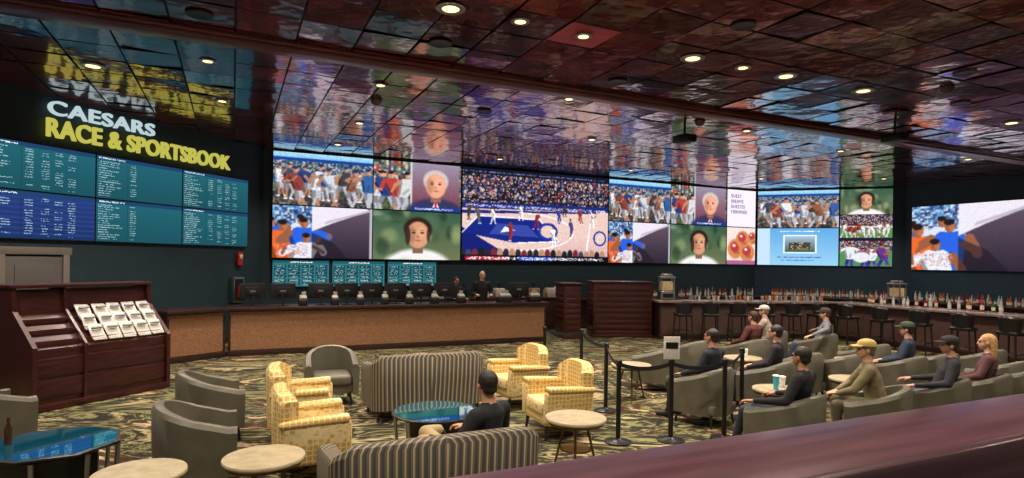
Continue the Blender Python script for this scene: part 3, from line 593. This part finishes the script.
# tables
MARB=mat('cream_marble',L(186,172,140),.25,var=.16,vs=9,coat=.3)
def mtable():
    c=MB(); c.lathe([(.001,.52),(.29,.52),(.32,.53),(.325,.545),(.32,.56),(.001,.562)],0,40); c.lathe([(.29,.50),(.30,.50),(.30,.52),(.29,.52)],1,32)
    for k in range(3):
        a=k*2.094+.4; c.cyl((.12*math.cos(a),.12*math.sin(a),.52),(.26*math.cos(a),.26*math.sin(a),0),.016,.012,1,8)
    c.lathe([(.001,.22),(.17,.22),(.17,.235),(.001,.235)],1,24); return c.mesh('marble_side_table',[MARB,mat('brass_leg',L(120,90,50),.3,.8)])
MT=mtable()
for x,y in[(.7,6.35),(-2.02,4.95),(-2.8,4.55),(3.55,7.95),(4.1,10.6),(-1.5,10.2),(1.95,9.7),(5.0,8.75),(6.05,10.55)]: place('marble_side_table',MT,(x,y,0))
GLS=mat('glass_with_reflection_glow',(.38,.68,.74),.03,metal=1,emis=L(20,110,130),es=.35)  # teal emission paints the screens' reflection into the tabletop
def gtable(n):
    c=MB(); c.lathe([(.001,.47),(.46,.47),(.49,.485),(.49,.50),(.47,.505)],1,n); c.lathe([(.001,.506),(.46,.506),(.46,.508),(.001,.508)],0,n); c.lathe([(.36,.0),(.36,.04),(.33,.05),(.33,.47)],1,n)
    for k in range(8):
        a=k*math.pi/4+.2; c.cyl((.45*math.cos(a),.45*math.sin(a),.47),(.42*math.cos(a),.42*math.sin(a),0),.018,.018,2,8)
    c.lathe([(.43,.10),(.45,.10),(.45,.12),(.43,.12)],2,n); return c.mesh('glass_coffee_table',[GLS,M_BLACK,M_METAL])
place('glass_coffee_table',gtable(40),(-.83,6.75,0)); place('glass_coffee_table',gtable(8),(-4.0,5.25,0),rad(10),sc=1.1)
def cup(p,col,h=.13):
    c=MB(); c.lathe([(.03,0),(.042,h),(.038,h),(.001,h-.01)],0,16); c.lathe([(.045,h),(.045,h+.012),(.03,h+.02),(.001,h+.02)],1,16); c.obj('paper_cup',[mat('cup',col,.5),mat('cup_lid',L(230,230,230),.4)],p)
cup((3.5,7.9,.563),L(60,170,200),.17); cup((3.65,8.05,.563),L(230,230,230)); cup((4.15,10.6,.563),L(230,230,230))
c=MB(); c.lathe([(.03,0),(.03,.13),(.012,.18),(.012,.23),(.001,.23)],0,14); c.obj('beer_bottle',[mat('dark_bottle',L(60,34,20),.15)],(-4.3,5.15,.56))
# stanchions
BLK=mat('stanchion_black',(.015,.015,.015),.35,.3); BELT=mat('belt_black',(.01,.01,.012),.7)
posts=[(.62,11.0),(1.25,10.6),(1.42,8.9),(1.33,7.35),(2.0,7.45),(2.7,7.55),(3.3,8.55)]
for i,p in enumerate(posts):
    c=MB(); c.lathe([(.17,0),(.17,.015),(.05,.035),(.03,.05),(.03,.93),(.04,.935),(.04,1.0),(.03,1.01),(.001,1.012)],0,20)
    if i+1<len(posts):
        q=posts[i+1]; dx=q[0]-p[0]; dy=q[1]-p[1]; l=math.hypot(dx,dy); nx,ny=-dy/l*.002,dx/l*.002; vs=[];fs=[]
        for k in range(9):
            t=k/8; sg=.06*4*t*(1-t)
            for a_,z in((1,.93),(1,.98),(-1,.98),(-1,.93)): vs.append((dx*t+nx*a_,dy*t+ny*a_,z-sg))
        for k in range(8):
            for a_ in range(4): fs.append((k*4+a_,k*4+4+a_,k*4+4+(a_+1)%4,k*4+(a_+1)%4))
        c.add(vs,fs,1)
    if i==4:
        c.box((0,0,1.15),(.2,.015,.28),2,r=.003); c.box((0,-.009,1.18),(.15,.004,.08),0)
    c.obj('stanchion_post',[BLK,BELT,M_PAPER],(p[0],p[1],0))

# ---------------- PEOPLE
def remesh(els,vox,smooth=4):
    b=bmesh.new()
    for c,r in els:
        bmesh.ops.create_icosphere(b,subdivisions=2,radius=1,matrix=Matrix.Translation(c)@Matrix.Diagonal((*r,1)))
    me=bpy.data.meshes.new('t'); b.to_mesh(me); b.free()
    o=bpy.data.objects.new('t',me); COL.objects.link(o); md=o.modifiers.new('r','REMESH'); md.mode='VOXEL'; md.voxel_size=vox
    s=o.modifiers.new('s','SMOOTH'); s.factor=.5; s.iterations=smooth
    dg=bpy.context.evaluated_depsgraph_get(); dg.update(); m2=bpy.data.meshes.new_from_object(o.evaluated_get(dg)); bpy.data.objects.remove(o)
    vs=np.array([v.co[:] for v in m2.vertices]); fs=[tuple(p.vertices) for p in m2.polygons]; bpy.data.meshes.remove(m2); return vs,fs
def chain(keys,step=.03):
    out=[]
    for (c0,r0),(c1,r1) in zip(keys[:-1],keys[1:]):
        c0=Vector(c0);c1=Vector(c1); r0=Vector(r0) if not isinstance(r0,(int,float)) else Vector((r0,)*3); r1=Vector(r1) if not isinstance(r1,(int,float)) else Vector((r1,)*3)
        n=max(2,int((c1-c0).length/step))
        for k in range(n+1): t=k/n; out.append((c0.lerp(c1,t),r0.lerp(r1,t)))
    return out
def label(vs,fs,groups):
    cen=np.array([vs[list(f)].mean(0) for f in fs]); best=np.full(len(cen),1e9); lab=np.zeros(len(cen),int)
    for L_,els in groups:
        for c,r in els:
            cc=np.array(c[:]); rr=np.array(r[:]); d=(np.linalg.norm((cen-cc)/rr,axis=1)-1)*rr.min(); k=d<best; best[k]=d[k]; lab[k]=L_
    return lab,cen
_h=[]
_h+=chain([((0,0,0),(.026,.026,.02)),((0,.045,0),(.04,.04,.015)),((0,.085,-.002),(.04,.02,.013))],.015)
for x,l,y0 in((-.033,.062,.088),(-.011,.075,.095),(.012,.07,.093),(.034,.055,.084)):
    _h+=chain([((x,y0-.02,0),.0095),((x*1.1,y0+l*.45,-.006),.009),((x*1.12,y0+l*.75,-.024),.008),((x*1.12,y0+l*.9,-.045),.007)],.006)
_h+=chain([((-.025,.02,-.004),.014),((-.055,.05,-.01),.011),((-.062,.08,-.02),.009)],.007)
HV,HF=remesh([(Vector(c),Vector(r)) for c,r in _h],.0055,2)
headcache={}
def gethead(style):
    if style in headcache: return headcache[style]
    V=Vector
    sk=[(V((0,-.01,.02)),V((.074,.092,.092))),(V((0,.022,-.035)),V((.06,.068,.072))),(V((0,.052,-.088)),V((.028,.024,.022))),(V((0,.092,-.012)),V((.010,.012,.024))),(V((0,.099,-.027)),V((.016,.014,.012))),(V((0,.078,.022)),V((.052,.016,.012))),
        (V((.076,-.005,-.012)),V((.012,.02,.032))),(V((-.076,-.005,-.012)),V((.012,.02,.032))),(V((0,.082,-.062)),V((.026,.012,.012)))]
    hr=[]
    if style in('short','long','cap'): hr=[(V((0,-.02,.032)),V((.083,.098,.09))),(V((0,-.055,-.03)),V((.066,.05,.05)))]
    if style=='long': hr+=chain([((0,-.05,.02),(.088,.07,.08)),((0,-.07,-.1),(.095,.05,.08)),((0,-.075,-.2),(.09,.035,.06))],.03)
    vs,fs=remesh(sk+hr,.0085,2); lab,cen=label(vs,fs,[(2,sk),(3,hr)] if hr else [(2,sk)])
    for i,c in enumerate(cen):
        if lab[i]==3 and c[1]>.052 and c[2]<.062: lab[i]=2
        if lab[i]==3 and abs(c[0])>.06 and c[2]<-.03 and c[1]>-.02 and style!='long': lab[i]=2
    b=MB(); b.add(vs.tolist(),fs,0); b.m=lab.tolist()
    for x in(-.03,.03):
        e=bmesh.new(); bmesh.ops.create_uvsphere(e,u_segments=10,v_segments=8,radius=1,matrix=Matrix.Translation((x,.079,.004))@Matrix.Diagonal((.014,.012,.008,1))); b.bm(e,5)
    e=bmesh.new(); bmesh.ops.create_uvsphere(e,u_segments=10,v_segments=8,radius=1,matrix=Matrix.Translation((0,.09,-.06))@Matrix.Diagonal((.024,.008,.006,1))); b.bm(e,6)
    if style=='cap':
        vs=[];n=20
        prof=[(1.0,0),(.99,.03),(.9,.07),(.65,.1),(.3,.115),(.02,.12)]
        for i in range(n):
            a=2*math.pi*i/n
            for r_,z in prof: vs.append((.09*r_*math.cos(a),-.01+.108*r_*math.sin(a),.045+z*.75))
        k=len(prof); f2=[(i*k+q,((i+1)%n)*k+q,((i+1)%n)*k+q+1,i*k+q+1) for i in range(n) for q in range(k-1)]+[tuple(i*k+k-1 for i in range(n))]
        b.add(vs,f2,7)
        br=[];
        for z in(.0,.008):
            for i in range(9):
                a=math.pi*(.12+.76*i/8); br.append((.088*math.cos(a),-.01+.106*math.sin(a),.05+z)); br.append((.085*math.cos(a),.02+.155*math.sin(a),.038+z))
        f3=[]
        for i in range(8):
            f3.append((2*i,2*i+2,2*i+3,2*i+1)); f3.append((18+2*i,18+2*i+1,18+2*i+3,18+2*i+2)); f3.append((2*i+1,2*i+3,18+2*i+3,18+2*i+1))
        b.add(br,f3,7)
    headcache[style]=b; return b
POSES={
 'sit':dict(hip=.52,lean=-.10,el=(.27,.02,.76),wr=(.17,.27,.66),kn=(.14,.44,.53),an=(.13,.5,.09)),
 'rest':dict(hip=.52,lean=-.14,el=(.31,.0,.74),wr=(.31,.26,.69),kn=(.17,.44,.53),an=(.15,.58,.09)),
 'cross':dict(hip=.52,lean=-.14,el=(.30,.0,.76),wr=(.24,.27,.74),kn=(.15,.44,.56),an=(.15,.58,.09),kn2=(-.10,.46,.72),an2=(.22,.60,.66)),
 'fwd':dict(hip=.52,lean=.10,el=(.25,.22,.74),wr=(.10,.42,.66),kn=(.16,.44,.53),an=(.14,.42,.09)),
 'spread':dict(hip=.52,lean=-.14,el=(.48,-.10,.92),wr=(.66,.08,.80),kn=(.17,.44,.53),an=(.15,.6,.09)),
 'stand':dict(hip=.95,lean=0,el=(.26,-.02,1.14),wr=(.2,.22,1.14),kn=(.1,.03,.5),an=(.1,0,.09)),
}
def person(loc,rz,pose='sit',shirt=(30,30,34),pants=(40,42,50),skin=(190,140,112),hair=(40,30,24),style='short',cap=(30,30,34),turn=0,nod=0,sc=1,woman=False,name='seated_man'):
    P=POSES[pose]; h=P['hip']; ln=P['lean']; w=.92 if woman else 1
    to=chain([((0,0,h-.02),(.17,.125,.11)),((0,ln*.3,h+.16),(.16,.125,.1)),((0,ln*.75,h+.34),(.18*w,.125,.1)),((0,ln,h+.44),(.175*w,.10,.075)),((0,ln,h+.505),(.09,.07,.04))],.05)
    sh=[(sx*.18*w,ln,h+.45) for sx in(-1,1)]
    arms=[];hands=[];legs=[];shoes=[]
    for sx,s0 in zip((-1,1),sh):
        e=P['el'];wv=P['wr']; e=(e[0]*sx,e[1]+ln*.5,e[2]); wv=(wv[0]*sx,wv[1],wv[2])
        arms+=chain([(s0,.072),(e,.054),(wv,.036)],.03); arms+=chain([((0,ln,h+.45),.07),(s0,.068)],.04)
        hands.append((Vector(wv),(Vector(wv)-Vector(e)).normalized()))
        k=P['kn'];a_=P['an']; k=(k[0]*sx,k[1],k[2]);a_=(a_[0]*sx,a_[1],a_[2])
        if sx<0 and 'kn2' in P: k=P['kn2'];a_=P['an2']
        legs+=chain([((sx*.09,0,h-.02),.095),(k,.068),(a_,.045)],.035)
        shoes+=chain([((a_[0],a_[1]-.03,a_[2]-.04),(.045,.05,.05)),((a_[0]*1.05,a_[1]+.17,a_[2]-.055),(.045,.05,.035))],.03)
    neck=chain([((0,ln,h+.47),.062),((0,ln+.015,h+.59),.056)],.02)
    vs,fs=remesh(to+arms+legs+shoes+neck,.016,5); lab,cen=label(vs,fs,[(0,to),(0,arms),(1,legs),(4,shoes),(2,neck)])
    for i,c in enumerate(cen):
        if lab[i]==0 and c[2]<h-.03: lab[i]=1
        if lab[i]==1 and c[2]>h+.09 and 'kn2' not in P: lab[i]=0
        if lab[i]==2 and c[2]<h+.53: lab[i]=0
    b=MB(); b.add(vs.tolist(),fs,0); b.m=lab.tolist()
    hd=gethead(style); T=Matrix.Translation((0,ln+.03,h+.675))@Matrix.Rotation(rad(turn),4,'Z')@Matrix.Rotation(rad(nod),4,'X')
    o=len(b.v); b.v+= [tuple(T@Vector(v)) for v in hd.v]; b.f+=[tuple(i+o for i in f) for f in hd.f]; b.m+=hd.m
    for sx,(p,dv) in zip((-1,1),hands):
        y=Vector((dv.x,dv.y,dv.z*.6)).normalized(); z=Vector((0,0,1)); x=y.cross(z).normalized(); z=x.cross(y)
        R=Matrix((x,y,z)).transposed().to_4x4(); T=Matrix.Translation(p+y*.02)@R@Matrix.Diagonal((sx*1.0,1,1,1))
        b.add(HV.tolist(),HF,2,T)
    mats=[mat('shirt',L(*shirt),.85,var=.25,vs=10,bump=.3),mat('trousers',L(*pants),.85,var=.1,vs=10),mat('skin',L(*skin),.5),mat('hair',L(*hair),.6,var=.3,vs=40),mat('shoe',L(40,34,32),.5),mat('eye',(.05,.03,.02),.1),mat('lips',L(150,80,74),.5),mat('cap_fabric',L(*cap),.8)]
    return b.obj(name,mats,loc,rz,smooth=60) if sc==1 else place(name,b.mesh(name,mats,60),loc,rz,None,sc)
person(tuple((cp+ca*6.5+cn*1.15)[:2])+(0,),rad(195),'stand',(20,20,24),(25,25,30),(215,165,140),(90,80,75),'bald',sc=1.1,name='standing_employee')
person(tuple((cp+ca*5.75+cn*1.25)[:2])+(0,),rad(215),'stand',(24,24,28),(25,25,30),(160,112,88),(25,20,18),'short',sc=1.0,name='standing_employee')
person((-.28,4.95,0),rad(55),'cross',(26,28,32),(176,158,116),(190,140,112),(30,24,22),'short',turn=-25)
person((3.12,6.68,0),rad(45),'rest',(26,26,30),(44,50,70),(176,124,98),(30,26,24),'short',turn=-10)
person((4.4,7.18,0),rad(65),'fwd',(126,116,84),(90,84,64),(208,158,128),(120,100,80),'cap',cap=(196,172,104),turn=10)
person((5.55,7.78,0),rad(60),'rest',(44,44,50),(50,62,96),(200,150,122),(60,50,44),'cap',cap=(40,34,36),turn=10)
person((6.4,8.18,0),rad(45),'sit',(96,62,64),(40,44,60),(220,172,144),(196,152,100),'long',turn=10,woman=True,name='seated_woman')
person((6.3,9.68,0),rad(50),'sit',(40,52,72),(40,42,50),(200,150,122),(40,30,26),'cap',cap=(56,66,52))
person((6.45,12.58,0),rad(60),'spread',(126,128,134),(60,76,104),(214,164,136),(70,56,46),'cap',cap=(70,56,50))
person((5.6,12.98,0),rad(60),'fwd',(176,164,150),(60,60,70),(208,158,130),(120,110,100),'cap',cap=(210,204,194))
person((3.88,8.98,0),rad(55),'sit',(40,34,40),(40,40,48),(196,146,120),(36,28,24),'short')
person((2.72,8.33,0),rad(45),'sit',(30,34,46),(36,38,46),(190,140,114),(40,30,26),'short')
person((4.6,11.58,0),rad(35),'sit',(90,46,44),(36,38,46),(190,140,114),(60,40,30),'short')

# ---------------- world, camera
w=bpy.data.worlds.new('World'); scene.world=w; w.use_nodes=True; bg=w.node_tree.nodes['Background']; bg.inputs[0].default_value=(.78,.68,.66,1); bg.inputs[1].default_value=.34
cam=bpy.data.cameras.new('Camera'); co=bpy.data.objects.new('Camera',cam); COL.objects.link(co)
cam.sensor_width=36; cam.lens=600/1024*36; cam.shift_y=22/1024; cam.clip_start=.05; cam.clip_end=200
co.matrix_world=Matrix.Translation((0,0,2.2))@Matrix.Rotation(rad(90),4,'X')@Matrix.Rotation(rad(.84),4,'Z')
scene.camera=co
